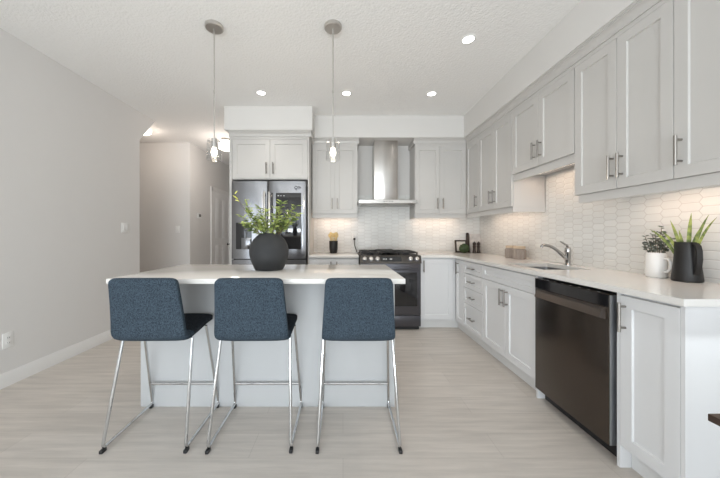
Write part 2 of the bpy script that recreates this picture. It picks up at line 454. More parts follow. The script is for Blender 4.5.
# hallway beyond the kitchen
struct(MB().box(-4.5, -2.63, 4.95, 5.07, 0, CEIL), 'wall_hall_facing', 'wall')
struct(MB().box(-2.75, -2.63, 5.07, 7.6, 0, CEIL), 'wall_hall_left', 'wall')
struct(MB().box(-1.44, -1.32, YB + 0.12, 7.6, 0, CEIL), 'wall_hall_right', 'wall')
struct(MB().box(-2.75, -1.32, 7.6, 7.72, 0, CEIL), 'wall_hall_end', 'wall')
struct(MB().box(-4.5, -2.74, 3.40, 3.52, 0, CEIL), 'wall_nook_near', 'wall')
struct(MB().box(-4.58, -4.5, 3.40, 5.07, 0, CEIL), 'wall_nook_end', 'wall')
def baseboard(name, x0, x1, y0, y1, nx, ny):
    mb = MB(); t = 0.014
    if nx: mb.prism([(x0, 0), (x0 + nx * t, 0), (x0 + nx * t, 0.085), (x0 + nx * t * 0.55, 0.100), (x0 + nx * t * 0.4, 0.110), (x0, 0.110)], 1, y0, y1)
    else: mb.prism([(y0, 0), (y0 + ny * t, 0), (y0 + ny * t, 0.085), (y0 + ny * t * 0.55, 0.100), (y0 + ny * t * 0.4, 0.110), (y0, 0.110)], 0, x0, x1)
    struct(mb, name, 'trim')
baseboard('baseboard_left', XL, XL, YREAR, 3.71, 1, 0)
baseboard('baseboard_hall_left', -2.63, -2.63, 4.95, 5.72, 1, 0)
baseboard('baseboard_hall_facing', -4.5, -2.63, 4.95, 4.95, 0, -1)
# hall door in its casing
mb = MB()
dx = -2.63
mb.box(dx, dx + 0.018, 5.72, 5.80, 0, 2.12); mb.box(dx, dx + 0.018, 6.60, 6.68, 0, 2.12); mb.box(dx, dx + 0.018, 5.72, 6.68, 2.06, 2.14)
struct(mb, 'trim_1', 'trim')
mb = MB()
mb.box(dx, dx + 0.010, 5.80, 6.60, 0.01, 2.06)
for (za, zb) in ((0.22, 0.95), (1.10, 1.92)):
    for (ya, yb) in ((5.92, 6.15), (6.25, 6.48)):
        mb.box(dx + 0.010, dx + 0.015, ya, yb, za, zb, 0.004)
d1 = struct(mb, 'door_1', 'doorwhite', (dx, 5.80, 0))
mb = MB(); mb.lathe([(0.026, 0), (0.026, 0.006), (0.010, 0.010), (0.010, 0.03), (0.024, 0.04), (0.028, 0.055), (0.020, 0.068)], (dx + 0.01, 6.53, 0.96), 16, axis='x')
hd = mb.build('door_handle', 'black', d1)

# bulkheads over the cabinets
struct(MB().box(-1.462, -0.378, YF - 0.052, YB, 2.47, CEIL), 'trim_2', 'bulkhead')
struct(MB().box(-0.378, XU - 0.052, YU - 0.052, YB, 2.47, CEIL), 'trim_3', 'bulkhead')
struct(MB().box(XU - 0.052, XR, 1.16, YB, 2.47, CEIL), 'trim_4', 'bulkhead')
# tiled backsplashes
mb = MB(); mb.box(-0.425, 0.195, YB - 0.008, YB, CT1, 1.46); mb.box(0.195, 0.97, YB - 0.008, YB, 0.90, 1.75); mb.box(0.97, XR - 0.008, YB - 0.008, YB, CT1, 1.46)
struct(mb, 'backsplash_back', 'tile_back')
mb = MB(); mb.box(XR - 0.008, XR, 1.15, 2.07, CT1, 1.46); mb.box(XR - 0.008, XR, 2.07, 2.83, CT1, 1.74); mb.box(XR - 0.008, XR, 2.83, YB, CT1, 1.46)
struct(mb, 'backsplash_right', 'tile_right')
struct(MB().box(0.195, 0.97, YB - 0.01, YB, 1.75, 2.47), 'trim_5', 'bulkhead')

# ------------------------------------------------------------------ cabinets
class Frame:
    """a = world coordinate along the run, d = distance out from the door faces"""
    def __init__(s, run, f): s.run, s.f = run, f
    def pt(s, a, d, z): return (a, s.f - d, z) if s.run == 'back' else (s.f - d, a, z)
    def box(s, mb, a0, a1, d0, d1, z0, z1, bev=0.0):
        p, q = s.pt(a0, d0, z0), s.pt(a1, d1, z1)
        return mb.box(p[0], q[0], p[1], q[1], p[2], q[2], bev)
    def shaker(s, a0, a1, z0, z1, st=0.058, th=0.020, rec=0.009):
        mb = MB(); g = 0.0015; b = 0.0012
        a0 += g; a1 -= g; z0 += g; z1 -= g
        def ring(i, d): return [s.pt(a0 + i, d, z0 + i), s.pt(a1 - i, d, z0 + i), s.pt(a1 - i, d, z1 - i), s.pt(a0 + i, d, z1 - i)]
        mb.rings([ring(0, -th), ring(0, -b), ring(b, 0), ring(st, 0), ring(st + 0.004, -rec), ring(st + 0.006, -rec)])
        return mb
    def pull(s, a, z, vertical=True, L=0.145):
        mb = MB(); r = 0.0072; off = 0.032
        if vertical:
            mb.tube([s.pt(a, off, z - L / 2), s.pt(a, off, z + L / 2)], r, 10)
            for k in (-1, 1): mb.tube([s.pt(a, 0, z + k * L * 0.36), s.pt(a, off, z + k * L * 0.36)], r * 0.8, 8)
        else:
            mb.tube([s.pt(a - L / 2, off, z), s.pt(a + L / 2, off, z)], r, 10)
            for k in (-1, 1): mb.tube([s.pt(a + k * L * 0.36, 0, z), s.pt(a + k * L * 0.36, off, z)], r * 0.8, 8)
        return mb
BB, RB = Frame('back', YF), Frame('right', XF)
BU, RU = Frame('back', YU), Frame('right', XU)

def add_door(fr, root, a0, a1, z0, z1, ha=None, hz=None, name='door'):
    d = fr.shaker(a0, a1, z0, z1).build(name, 'base' if z0 < 1 else 'cab', root)
    if ha is not None: fr.pull(ha, hz).build('handle', 'nickel', d)
    return d
def add_drawer(fr, root, a0, a1, z0, z1, slab=False):
    if slab:
        mb = MB(); fr.box(mb, a0 + 0.0015, a1 - 0.0015, -0.02, 0, z0 + 0.0015, z1 - 0.0015, 0.0015)
    else: mb = fr.shaker(a0, a1, z0, z1, st=0.042)
    d = mb.build('drawer', 'base', root)
    fr.pull((a0 + a1) / 2, (z0 + z1) / 2, False, 0.13).build('handle', 'nickel', d)

def upper(label, fr, a0, a1, depth, doors, z0=1.458, z1=2.375, rail=(0.003, 1.402), group='wall cabinets', end=None, vin=0.0):
    am = (a0 + a1) / 2
    p = fr.pt(am, -depth / 2, z0 - 0.0)
    root = thing('wall_cabinet', label, 'cabinet', p, group)
    mb = MB(); fr.box(mb, a0, a1, -depth, -0.021, z0, 2.4015)
    mb.build('body', 'cab', root)
    mb = MB(); fr.box(mb, a0, a1, -0.021, -0.001, z1, 2.4015); mb.build('frieze', 'cab', root)
    # light valance under the doors
    mb = MB(); fr.box(mb, a0, a1 - vin, -0.032, -0.014, rail[1], z0 - 0.0005)
    if end is not None:
        e0, e1 = (end, end + 0.018) if end < am else (end - 0.018, end)
        fr.box(mb, e0, e1, -depth, -0.032, rail[1], z0 - 0.0005)
    mb.build('valance', 'cab', root)
    for (b0, b1, ha) in doors: add_door(fr, root, b0, b1, z0, z1, ha, z0 + 0.135)
    return root

D = 0.33
upper('pale wall cabinet with two doors between fridge tower and range hood', BU, -0.415, 0.195, D, [(-0.415, -0.11, -0.145), (-0.11, 0.195, -0.075)])
upper('pale wall cabinet with two doors right of the range hood, in the corner', BU, 0.97, XU - 0.001, D, [(0.972, 1.305, 1.268), (1.305, XU - 0.002, 1.342)], end=0.97)
upper('narrow single-door wall cabinet at the far end of the right wall', RU, 3.535, YU + 0.0, D, [(3.535, 3.879, 3.575)])
upper('tall wall cabinet with two doors left of the short cabinet over the sink', RU, 2.835, 3.533, D, [(2.837, 3.185, 3.145), (3.185, 3.531, 3.225)], end=2.835)
upper('short wall cabinet hung higher above the sink', RU, 2.070, 2.833, D, [(2.072, 2.452, 2.415), (2.452, 2.831, 2.489)], z0=1.765, rail=(0, 1.70))
upper('large wall cabinet with two doors above the eucalyptus mug', RU, 1.447, 2.068, D, [(1.447, 1.748, 1.712), (1.748, 2.067, 1.771)], vin=0.022)
upper('narrow wall cabinet at the near right edge, above the black jug', RU, 1.18, 1.4465, D, [(1.182, 1.4465, 1.412)])

# crown mouldings under the bulkheads
def crown(name, fr, a0, a1, depth):
    mb = MB()
    prof = [(-depth, 2.402), (0.006, 2.402), (0.006, 2.409), (0.002, 2.412), (0.003, 2.424), (0.008, 2.437), (0.017, 2.448), (0.029, 2.455), (0.029, 2.462), (0.036, 2.464), (0.036, 2.47), (-depth, 2.47)]
    mb.rings([[fr.pt(a, d, z) for d, z in prof] for a in (a0, a1)])
    struct(mb, name, 'cab')
crown('trim_6', BU, -0.415, 0.215, 0.33)
crown('trim_7', BU, 0.95, XU + 0.02, 0.33)
crown('trim_8', RU, 1.18, YU + 0.02, 0.33)
crown('trim_9', BB, -1.425, -0.395, 0.6)

# fridge tower
root = thing('fridge_tower', 'white tall cabinet tower enclosing the fridge, two doors on top', 'cabinet', (-0.92, 3.9, 0))
mb = MB(); BB.box(mb, -1.42, -1.388, -0.6, 0, 0, 2.4015); mb.build('side_panel', 'cab', root)
mb = MB(); BB.box(mb, -0.440, -0.425, -0.6, 0, 0, 2.4015); mb.build('side_panel', 'cab', root)
mb = MB(); BB.box(mb, -1.387, -0.441, -0.6, -0.021, 1.87, 2.4015); mb.build('body', 'cab', root)
mb = MB(); BB.box(mb, -1.387, -0.441, -0.021, -0.001, 2.37, 2.4015); mb.build('frieze', 'cab', root)
add_door(BB, root, -1.386, -0.913, 1.875, 2.37, -0.955, 2.005)
add_door(BB, root, -0.913, -0.442, 1.875, 2.37, -0.872, 2.005)

def base_body(fr, root, a0, a1, depth, z0=0.10, z1=CT0, hollow=False):
    mb = MB()
    if hollow:
        fr.box(mb, a0, a0 + 0.016, -depth, -0.021, z0, z1); fr.box(mb, a1 - 0.016, a1, -depth, -0.021, z0, z1)
        fr.box(mb, a0 + 0.016, a1 - 0.016, -depth, -0.021, z0, z0 + 0.016)
        fr.box(mb, a0 + 0.016, a1 - 0.016, -0.037, -0.021, z0 + 0.016, z1)
    else: fr.box(mb, a0, a1, -depth, -0.021, z0, z1)
    mb.build('body', 'base', root)
def kick(fr, root, a0, a1, d=-0.06):
    mb = MB(); fr.box(mb, a0, a1, d - 0.016, d, 0, 0.0995); mb.build('toe_kick', 'kick', root)
ZD = 0.875
g = 'base cabinets'
root = thing('base_cabinet', 'white base cabinet with two doors between fridge and range', 'cabinet', (-0.115, 3.9, 0), g)
base_body(BB, root, -0.424, 0.198, 0.6); kick(BB, root, -0.424, 0.198)
add_door(BB,  root, -0.424, -0.113, 0.115, ZD, -0.150, 0.77); add_door(BB,  root, -0.113, 0.198, 0.115, ZD, -0.076, 0.77)
root = thing('base_cabinet', 'white single-door base cabinet right of the range', 'cabinet', (1.19, 3.9, 0), g)
base_body(BB, root, 0.968, XF + 0.02, 0.6); kick(BB, root, 0.968, XF + 0.074)
add_door(BB,  root, 0.970, XF - 0.022, 0.115, ZD, 1.005, 0.785)
mb = MB(); BB.box(mb, XF - 0.021, XF - 0.001, -0.02, 0, 0.10, ZD); mb.build('filler_strip', 'base', root)
root = thing('base_cabinet', 'narrow white corner base cabinet with one door beside the drawers', 'cabinet', (1.7, 3.45, 0), g)
base_body(RB, root, 3.347, YF - 0.002, 0.59); kick(RB, root, 3.347, YF + 0.058)
add_door(RB,  root, 3.349, YF - 0.022, 0.115, ZD, 3.49, 0.775)
root = thing('drawer_cabinet', 'white bank of four drawers between corner and sink cabinet', 'cabinet', (1.7, 3.117, 0), g)
base_body(RB, root, 2.888, 3.345, 0.59); kick(RB, root, 2.888, 3.345)
for (z0, z1) in ((0.742, ZD), (0.578, 0.740), (0.400, 0.576), (0.115, 0.398)): add_drawer(RB, root, 2.889, 3.344, z0, z1)
root = thing('sink_cabinet', 'white sink base cabinet with two doors beside the dishwasher', 'cabinet', (1.7, 2.48, 0), g)
base_body(RB, root, 2.094, 2.886, 0.59, hollow=True); kick(RB, root, 2.094, 2.886)
RB.shaker(2.090, 2.885, 0.742, ZD, st=0.042).build('false_drawer_front', 'base', root)
add_door(RB,  root, 2.090, 2.488, 0.115, 0.740, 2.452, 0.635); add_door(RB,  root, 2.488, 2.885, 0.115, 0.740, 2.524, 0.635)
mb = MB(); RB.box(mb, 2.074, 2.0895, -0.59, -0.002, 0, CT0); mb.build('side_panel', 'base', root)
root = thing('base_cabinet', 'white single-door base cabinet at the near end, right of the dishwasher', 'cabinet', (1.7, 1.32, 0), g)
base_body(RB, root, 1.195, 1.456, 0.59); kick(RB, root, 1.195, 1.456)
add_door(RB,  root, 1.195, 1.457, 0.115, ZD, 1.428, 0.77)
mb = MB(); RB.box(mb, 1.458, 1.474, -0.59, -0.002, 0, CT0); mb.build('side_panel', 'base', root)
mb = MB(); RB.box(mb, 1.178, 1.194, -0.592, 0, 0, CT0); mb.build('end_panel', 'base', root)

# ------------------------------------------------------------------ countertops
SX0, SX1, SY0, SY1 = 1.485, 1.845, 2.13, 2.60
xs = [0.968, XF - 0.03, SX0, SX1, XR - 0.009]; ys = [1.158, SY0, SY1, YF - 0.03, YB - 0.009]
mb = MB().cells(xs, ys, lambda i, j: (i > 0 or j == 3) and not (i == 2 and j == 1), CT0, CT1)
bmesh.ops.bevel(mb.bm, geom=[e for e in mb.bm.edges if len(e.link_faces) == 2 and e.calc_face_angle(0) > 1], offset=0.002, segments=2, profile=0.5, affect='EDGES')
tag(mb.build('countertop', 'quartz', None, (1.7, 2.4, CT0)), 'white quartz countertop with sink cut-out running along the right wall', 'countertop')
mb = MB().box(-0.424, 0.198, YF - 0.03, YB - 0.009, CT0, CT1, 0.002)
tag(mb.build('countertop', 'quartz', None, (-0.113, 3.9, CT0)), 'short white countertop between fridge and range holding the utensil holder', 'countertop')

# sink
root = thing('sink', 'undermount stainless steel sink in the right countertop', 'sink', ((SX0 + SX1) / 2, (SY0 + SY1) / 2, 0.70))
mb = MB()
def rr(x0, x1, y0, y1, r, z, n=4):
    out = []
    for cx_, cy_, a0 in ((x1 - r, y1 - r, 0), (x0 + r, y1 - r, 90), (x0 + r, y0 + r, 180), (x1 - r, y0 + r, 270)):
        for k in range(n + 1):
            a = math.radians(a0 + 90 * k / n); out.append((cx_ + r * math.cos(a), cy_ + r * math.sin(a), z))
    return out
e = 0.004
mb.rings([rr(SX0 - 0.015, SX1 + 0.015, SY0 - 0.015, SY1 + 0.015, 0.03, CT0 - 0.001), rr(SX0 - e, SX1 + e, SY0 - e, SY1 + e, 0.03, CT0 - 0.001),
          rr(SX0 + 0.002, SX1 - 0.002, SY0 + 0.002, SY1 - 0.002, 0.03, 0.73), rr(SX0 + 0.02, SX1 - 0.02, SY0 + 0.02, SY1 - 0.02, 0.03, 0.715)], cap0=False)
mb.build('basin', 'sink', root)
mb = MB().lathe([(0.045, 0), (0.045, 0.003), (0.036, 0.004), (0.030, 0.001)], ((SX0 + SX1) / 2, (SY0 + SY1) / 2, 0.7152), 20)
mb.build('drain', 'chrome', root)

# faucet
fx, fy = 1.905, 2.44
root = thing('faucet', 'chrome single-lever faucet behind the sink', 'faucet', (fx, fy, CT1))
MB().lathe([(0.028, 0), (0.028, 0.006), (0.022, 0.012), (0.021, 0.10), (0.023, 0.105), (0.023, 0.135), (0.018, 0.150), (0.006, 0.156)], (fx, fy, CT1), 20).build('body', 'faucet', root)
pts = []
for k in range(13):
    t = k / 12
    pts.append((fx - 0.015 - 0.205 * t, fy - 0.005, CT1 + 0.05 + 0.115 * math.sin(t * 1.75) / math.sin(1.75) * 1.0 + 0.004 * t))
pts.append((fx - 0.228, fy - 0.005, CT1 + 0.150))
MB().tube(pts, [0.014] * 4 + [0.0125] * 8 + [0.012, 0.011], 12).build('spout', 'faucet', root)
MB().tube([(fx, fy, CT1 + 0.150), (fx - 0.015, fy - 0.01, CT1 + 0.168), (fx - 0.05, fy - 0.02, CT1 + 0.184), (fx - 0.085, fy - 0.03, CT1 + 0.200)], [0.010, 0.009, 0.007, 0.0055], 10).build('lever', 'faucet', root)

# ------------------------------------------------------------------ island
IX0, IX1, IY0, IY1 = -1.388, 0.366, 1.686, 2.496
root = thing('kitchen_island', 'white kitchen island with panelled back under an overhanging quartz top', 'island', ((IX0 + IX1) / 2, 2.09, 0))
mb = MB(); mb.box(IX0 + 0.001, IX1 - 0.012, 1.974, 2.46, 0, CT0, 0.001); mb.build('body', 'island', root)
mb = MB(); mb.box(IX0, IX1, IY0, IY1, CT0, CT1, 0.002); mb.build('countertop', 'quartz', root)

# ------------------------------------------------------------------ refrigerator
FY = 3.53; fx0, fx1, fs = -1.374, -0.455, -0.925
root = thing('refrigerator', 'dark stainless french-door refrigerator with a black glass door panel', 'refrigerator', (-0.915, 3.85, 0))
mb = MB().box(fx0 + 0.006, fx1 - 0.006, FY + 0.075, 4.17, 0.03, 1.80); mb.build('body', 'black', root)
mb = MB().box(fx0 + 0.03, fx1 - 0.03, FY + 0.05, FY + 0.074, 1.80, 1.842); mb.build('hinge_cover', 'black', root)
def bowed(x0, x1, z0, z1):
    poly = [(x1, FY + 0.07), (x0, FY + 0.07), (x0, FY + 0.026)]
    n_ = 20; xm, hw = (x0 + x1) / 2, (x1 - x0) / 2
    for k in range(n_ + 1):
        u = -0.985 + 1.97 * k / n_
        poly.append((xm + u * hw, FY + 0.013 * abs(u) ** 3.0 + (0.004 if abs(u) > 0.98 else 0)))
    poly.append((x1, FY + 0.026))
    return MB().prism(poly, 2, z0, z1)
ld = bowed(fx0, fs - 0.004, 0.882, 1.835).build('door', 'blacksteel', root)
rd = bowed(fs + 0.004, fx1, 0.882, 1.835).build('door', 'blacksteel', root)
for (z0, z1) in ((0.47, 0.870), (0.06, 0.460)):
    dr = bowed(fx0, fx1, z0, z1).build('freezer_drawer', 'blacksteel', root)
    mb = MB(); mb.tube(fillet([(fx0 + 0.08, FY, z1 - 0.07), (fx0 + 0.08, FY - 0.05, z1 - 0.07), (fx1 - 0.08, FY - 0.05, z1 - 0.07), (fx1 - 0.08, FY, z1 - 0.07)], 0.02), 0.011, 10)
    mb.build('handle', 'steel', dr)
for (dd, hx) in ((ld, fs - 0.030), (rd, fs + 0.030)):
    mb = MB(); mb.box(hx - 0.012, hx + 0.012, FY - 0.055, FY - 0.035, 0.96, 1.70, 0.005)
    for z in (1.0, 1.66): mb.box(hx - 0.008, hx + 0.008, FY - 0.036, FY + 0.012, z - 0.012, z + 0.012)
    mb.build('handle', 'steel', dd)
mb = MB().box(-0.822, -0.513, FY - 0.006, FY + 0.012, 1.0, 1.69, 0.003); mb.build('glass_panel', 'blackglass', rd)
mb = MB().box(-0.812, -0.523, FY - 0.0075, FY - 0.006, 1.635, 1.675); mb.build('control_strip', 'black', rd)
for k, w in enumerate((0.02, 0.012, 0.016)): MB().box(-0.80 + k * 0.035, -0.80 + k * 0.035 + w, FY - 0.0082, FY - 0.0075, 1.650, 1.658).build('control_mark', 'mark', rd)
# round emblem with a bar beside it in the top corner
mb = MB()
rg = []
cx_, cz_ = -0.575, 1.755
for rad, yy in ((0.021, 0.006), (0.021, -0.005), (0.013, -0.005), (0.013, 0.006)):
    rg.append([(cx_ + rad * math.cos(2 * PI * k / 20), FY + 0.004 + yy, cz_ + rad * math.sin(2 * PI * k / 20)) for k in range(20)])
mb.rings(rg, False, False); mb.box(-0.545, -0.535, FY - 0.001, FY + 0.010, 1.735, 1.775); mb.box(-0.530, -0.520, FY - 0.001, FY + 0.010, 1.745, 1.765); mb.box(cx_ - 0.004, cx_ + 0.004, FY - 0.001, FY + 0.010, 1.72, 1.748)
mb.build('emblem', 'black', rd)
mb = MB().box(-1.312, -1.12, FY - 0.005, FY + 0.012, 1.0, 1.325, 0.003); mb.build('dispenser', 'blackglass', ld)
mb = MB().box(-1.242, -1.13, FY - 0.016, FY - 0.005, 1.0, 1.14, 0.004); mb.build('dispenser_tray_reflection', 'blacksteel', ld)  # tray widened in grey steel to stand in for a reflection

# ------------------------------------------------------------------ range
RX0, RX1, RY = 0.206, 0.960, 3.535
root = thing('range', 'dark stainless slide-in gas range under the hood', 'range', (0.583, 3.87, 0))
MB().box(RX0 + 0.004, RX1 - 0.004, RY + 0.045, 4.19, 0.05, 0.905).build('body', 'rangesteel', root)
MB().box(RX0 + 0.01, RX1 - 0.01, RY + 0.06, RY + 0.09, 0, 0.05).build('toe_kick', 'black', root)
MB().box(RX0, RX1, RY + 0.02, 4.19, 0.905, 0.922, 0.004).build('cooktop', 'iron', root)
mb = MB(); zc0, zc1 = 0.826, 0.922
mb.prism([(RY + 0.045, zc0), (RY - 0.018, zc0), (RY - 0.018, zc0 + 0.012), (RY + 0.012, zc1), (RY + 0.045, zc1)], 0, RX0, RX1)
mb.build('control_panel', 'panelsteel', root)
sl = math.atan2(0.030, zc1 - zc0 - 0.012)
nrm = Vector((0, -math.cos(sl), math.sin(sl))); zc = 0.878
pc = Vector((0, RY - 0.018 + (zc - zc0 - 0.012) * math.tan(sl), zc))
for kx in (0.264, 0.343, 0.422, 0.826, 0.903):
    c = Vector((kx, pc.y, pc.z))
    k = MB().tube([c, c + nrm * 0.008], 0.030, 20).build('knob', 'rangesteel', root)
    MB().tube([c + nrm * 0.008, c + nrm * 0.034, c + nrm * 0.036], [0.025, 0.023, 0.020], 20).build('knob_grip', 'knobsteel', k)
upv = Vector((0, math.sin(sl), math.cos(sl)))
def slab_on(x0, x1, h, t, lift=0.0005):
    mb = MB(); q = []
    for n_ in (lift, lift + t):
        for (x, u) in ((x0, -h), (x1, -h), (x1, h), (x0, h)):
            q.append(Vector((x, pc.y, pc.z)) + upv * u + nrm * n_)
    return mb.hexa(q)
dsp = slab_on(0.468, 0.712, 0.030, 0.002).build('display', 'blackglass', root)
for k in range(5):
    mb = MB()
    x = 0.49 + k * 0.018 + (0.03 if k > 2 else 0)
    q = []
    for n_ in (0.0026, 0.003):
        for (xx, u) in ((x, -0.008), (x + 0.010, -0.008), (x + 0.010, 0.008), (x, 0.008)): q.append(Vector((xx, pc.y, pc.z)) + upv * u + nrm * n_)
    mb.hexa(q).build('display_mark', 'mark', dsp)
dr = MB().box(RX0 + 0.003, RX1 - 0.003, RY, RY + 0.044, 0.190, 0.822, 0.006).build('oven_door', 'rangesteel', root)
MB().box(RX0 + 0.050, RX1 - 0.050, RY - 0.003, RY, 0.300, 0.715, 0.002).build('oven_window', 'blackglass', dr)
mb = MB(); mb.box(RX0 + 0.045, RX1 - 0.045, RY - 0.062, RY - 0.040, 0.752, 0.786, 0.007)
for x in (RX0 + 0.075, RX1 - 0.075): mb.box(x - 0.014, x + 0.014, RY - 0.042, RY, 0.757, 0.781)
mb.build('handle', 'rangesteel', dr)
MB().box(RX0 + 0.003, RX1 - 0.003, RY, RY + 0.044, 0.05, 0.183, 0.006).build('drawer', 'rangesteel', root)
for i in range(3):
    x0 = RX0 + 0.03 + i * 0.233; x1 = x0 + 0.226
    mb = MB(); zz = 0.936; hz = 0.962 if i != 1 else 0.968
    for x in (x0, x1): mb.box(x - 0.007, x + 0.007, RY + 0.075, 4.13, hz - 0.016, hz, 0.003)
    for y in (RY + 0.08, RY + 0.22, RY + 0.33, RY + 0.45, 4.125): mb.box(x0, x1, y - 0.007, y + 0.007, hz - 0.016, hz, 0.003)
    mb.box((x0 + x1) / 2 - 0.006, (x0 + x1) / 2 + 0.006, RY + 0.08, 4.12, hz - 0.014, hz, 0.003)
    for x in (x0, x1):
        for y in (RY + 0.085, 4.12): mb.box(x - 0.008, x + 0.008, y - 0.008, y + 0.008, 0.922, hz - 0.01)
    mb.build('grate', 'iron', root)
    if i == 1: MB().box(x0 + 0.015, x1 - 0.015, RY + 0.13, 4.05, 0.968, 0.976, 0.003).build('griddle', 'iron', root)
for (x, y) in ((0.35, RY + 0.18), (0.35, 4.0), (0.583, 3.85), (0.816, RY + 0.18), (0.816, 4.0)):
    MB().lathe([(0.05, 0), (0.05, 0.010), (0.036, 0.012), (0.036, 0.018), (0.0, 0.020)], (x, y, 0.922), 18, cap1=False).build('burner', 'black', root)

# ------------------------------------------------------------------ hood
HX0, HX1 = 0.203, 0.962
root = thing('range_hood', 'stainless steel chimney range hood on the back wall', 'range hood', (0.583, 4.0, 1.58))
HYF = 3.715; hyb = YB - 0.011
mb = MB()
mb.hexa([(HX0, HYF, 1.585), (HX1, HYF, 1.585), (HX1, hyb, 1.585), (HX0, hyb, 1.585), (HX0, HYF, 1.628), (HX1, HYF, 1.628), (HX1, hyb, 1.628), (HX0, hyb, 1.628)])
mb.hexa([(HX0, HYF, 1.628), (HX1, HYF, 1.628), (HX1, hyb, 1.628), (HX0, hyb, 1.628), (0.425, 3.94, 1.665), (0.752, 3.94, 1.665), (0.752, hyb, 1.665), (0.425, hyb, 1.665)])
mb.build('canopy', 'steel', root)
MB().box(0.428, 0.749, 3.945, hyb, 1.66, 2.468, 0.002).build('chimney', 'steel', root)
for k in range(4): MB().tube([(0.53 + k * 0.036, HYF, 1.607), (0.53 + k * 0.036, HYF - 0.004, 1.607)], 0.007, 12).build('button', 'black', root)
mb = MB()
for k in range(2): mb.box(HX0 + 0.05 + k * 0.335, HX0 + 0.37 + k * 0.335, HYF + 0.05, hyb - 0.06, 1.579, 1.585, 0.002)
mb.build('filter', 'nickel', root)

# ------------------------------------------------------------------ dishwasher
root = thing('dishwasher', 'black stainless dishwasher with bar handle in the right run', 'dishwasher', (1.7, 1.775, 0))
DY0, DY1 = 1.492, 2.066
MB().box(XF + 0.03, 1.97, DY0 + 0.006, DY1 - 0.004, 0.10, 0.872).build('body', 'black', root)
MB().box(XF + 0.05, XF + 0.07, DY0, DY1, 0.0, 0.099).build('toe_kick', 'black', root)
dd = MB().box(XF - 0.022, XF + 0.028, DY0, DY1, 0.085, 0.868, 0.003).build('door', 'dwsteel', root)
MB().box(XF - 0.0235, XF - 0.022, DY0 + 0.002, DY1 - 0.002, 0.803, 0.866).build('control_strip', 'blackglass', dd)
mb = MB(); mb.box(XF - 0.019, XF + 0.026, DY0 - 0.0025, DY0, 0.088, 0.865); mb.build('edge_strip', 'dwedge', dd)
mb = MB()
mb.hexa([(XF - 0.022, DY0 + 0.02, 0.735), (XF - 0.022, DY1 - 0.015, 0.735), (XF - 0.058, DY1 - 0.045, 0.745), (XF - 0.058, DY0 + 0.02, 0.745),
         (XF - 0.022, DY0 + 0.02, 0.796), (XF - 0.022, DY1 - 0.015, 0.796), (XF - 0.044, DY1 - 0.045, 0.786), (XF - 0.044, DY0 + 0.02, 0.786)])
mb.build('handle', 'dwhandle', dd)
for k in range(7): MB().box(XF - 0.012, XF - 0.004, 1.56 + k * 0.065, 1.575 + k * 0.065, 0.868, 0.8688).build('button', 'mark', dd)

# ------------------------------------------------------------------ bar stools
def loft(mb, stations, n=20, p=4.5):
    rings = []
    for (x, c, t, nrm_, w, th) in stations:
        ring = []
        for k in range(n):
            a = 2 * PI * (k + 0.5) / n
            ca, sa = math.cos(a), math.sin(a)
            u = math.copysign(abs(ca) ** (2 / p), ca) * w / 2; v = math.copysign(abs(sa) ** (2 / p), sa) * th / 2
            ring.append(Vector((x + u, c[0], c[1])) + Vector((0, nrm_[0], nrm_[1])) * v)
        rings.append(ring)
    mb.rings(rings)
def path_loft(mb, pts, wfun, th, round0, round1, rad):
    P = [Vector((p[0], p[1])) for p in pts]
    L = [0]
    for a, b in zip(P[:-1], P[1:]): L.append(L[-1] + (b - a).length)
    tot = L[-1]
    def at(s_):
        for i in range(len(P) - 1):
            if s_ <= L[i + 1] or i == len(P) - 2:
                f = (s_ - L[i]) / max(1e-9, L[i + 1] - L[i]); d = (P[i + 1] - P[i]).normalized()
                return P[i].lerp(P[i + 1], f), d
    ss = sorted(set([0, 0.002, 0.006, 0.012, 0.02, 0.03, rad] + [tot - v for v in (0, 0.002, 0.006, 0.012, 0.02, 0.03, rad)] + [tot * k / 22 for k in range(23)]))
    st = []
    for s_ in ss:
        c, d = at(s_); nm = (-d.y, d.x)
        w = wfun(s_ / tot); t_ = th
        for flag, q in ((round0, s_), (round1, tot - s_)):
            if flag:
                if q < rad: w -= 2 * (rad - math.sqrt(max(0, rad * rad - (rad - q) ** 2)))
                if q < th / 2: t_ = min(t_, th * max(0.25, math.sqrt(max(0, 1 - ((th / 2 - q) / (th / 2)) ** 2))))
        st.append((0, c, d, nm, w, t_))
    loft(mb, st)
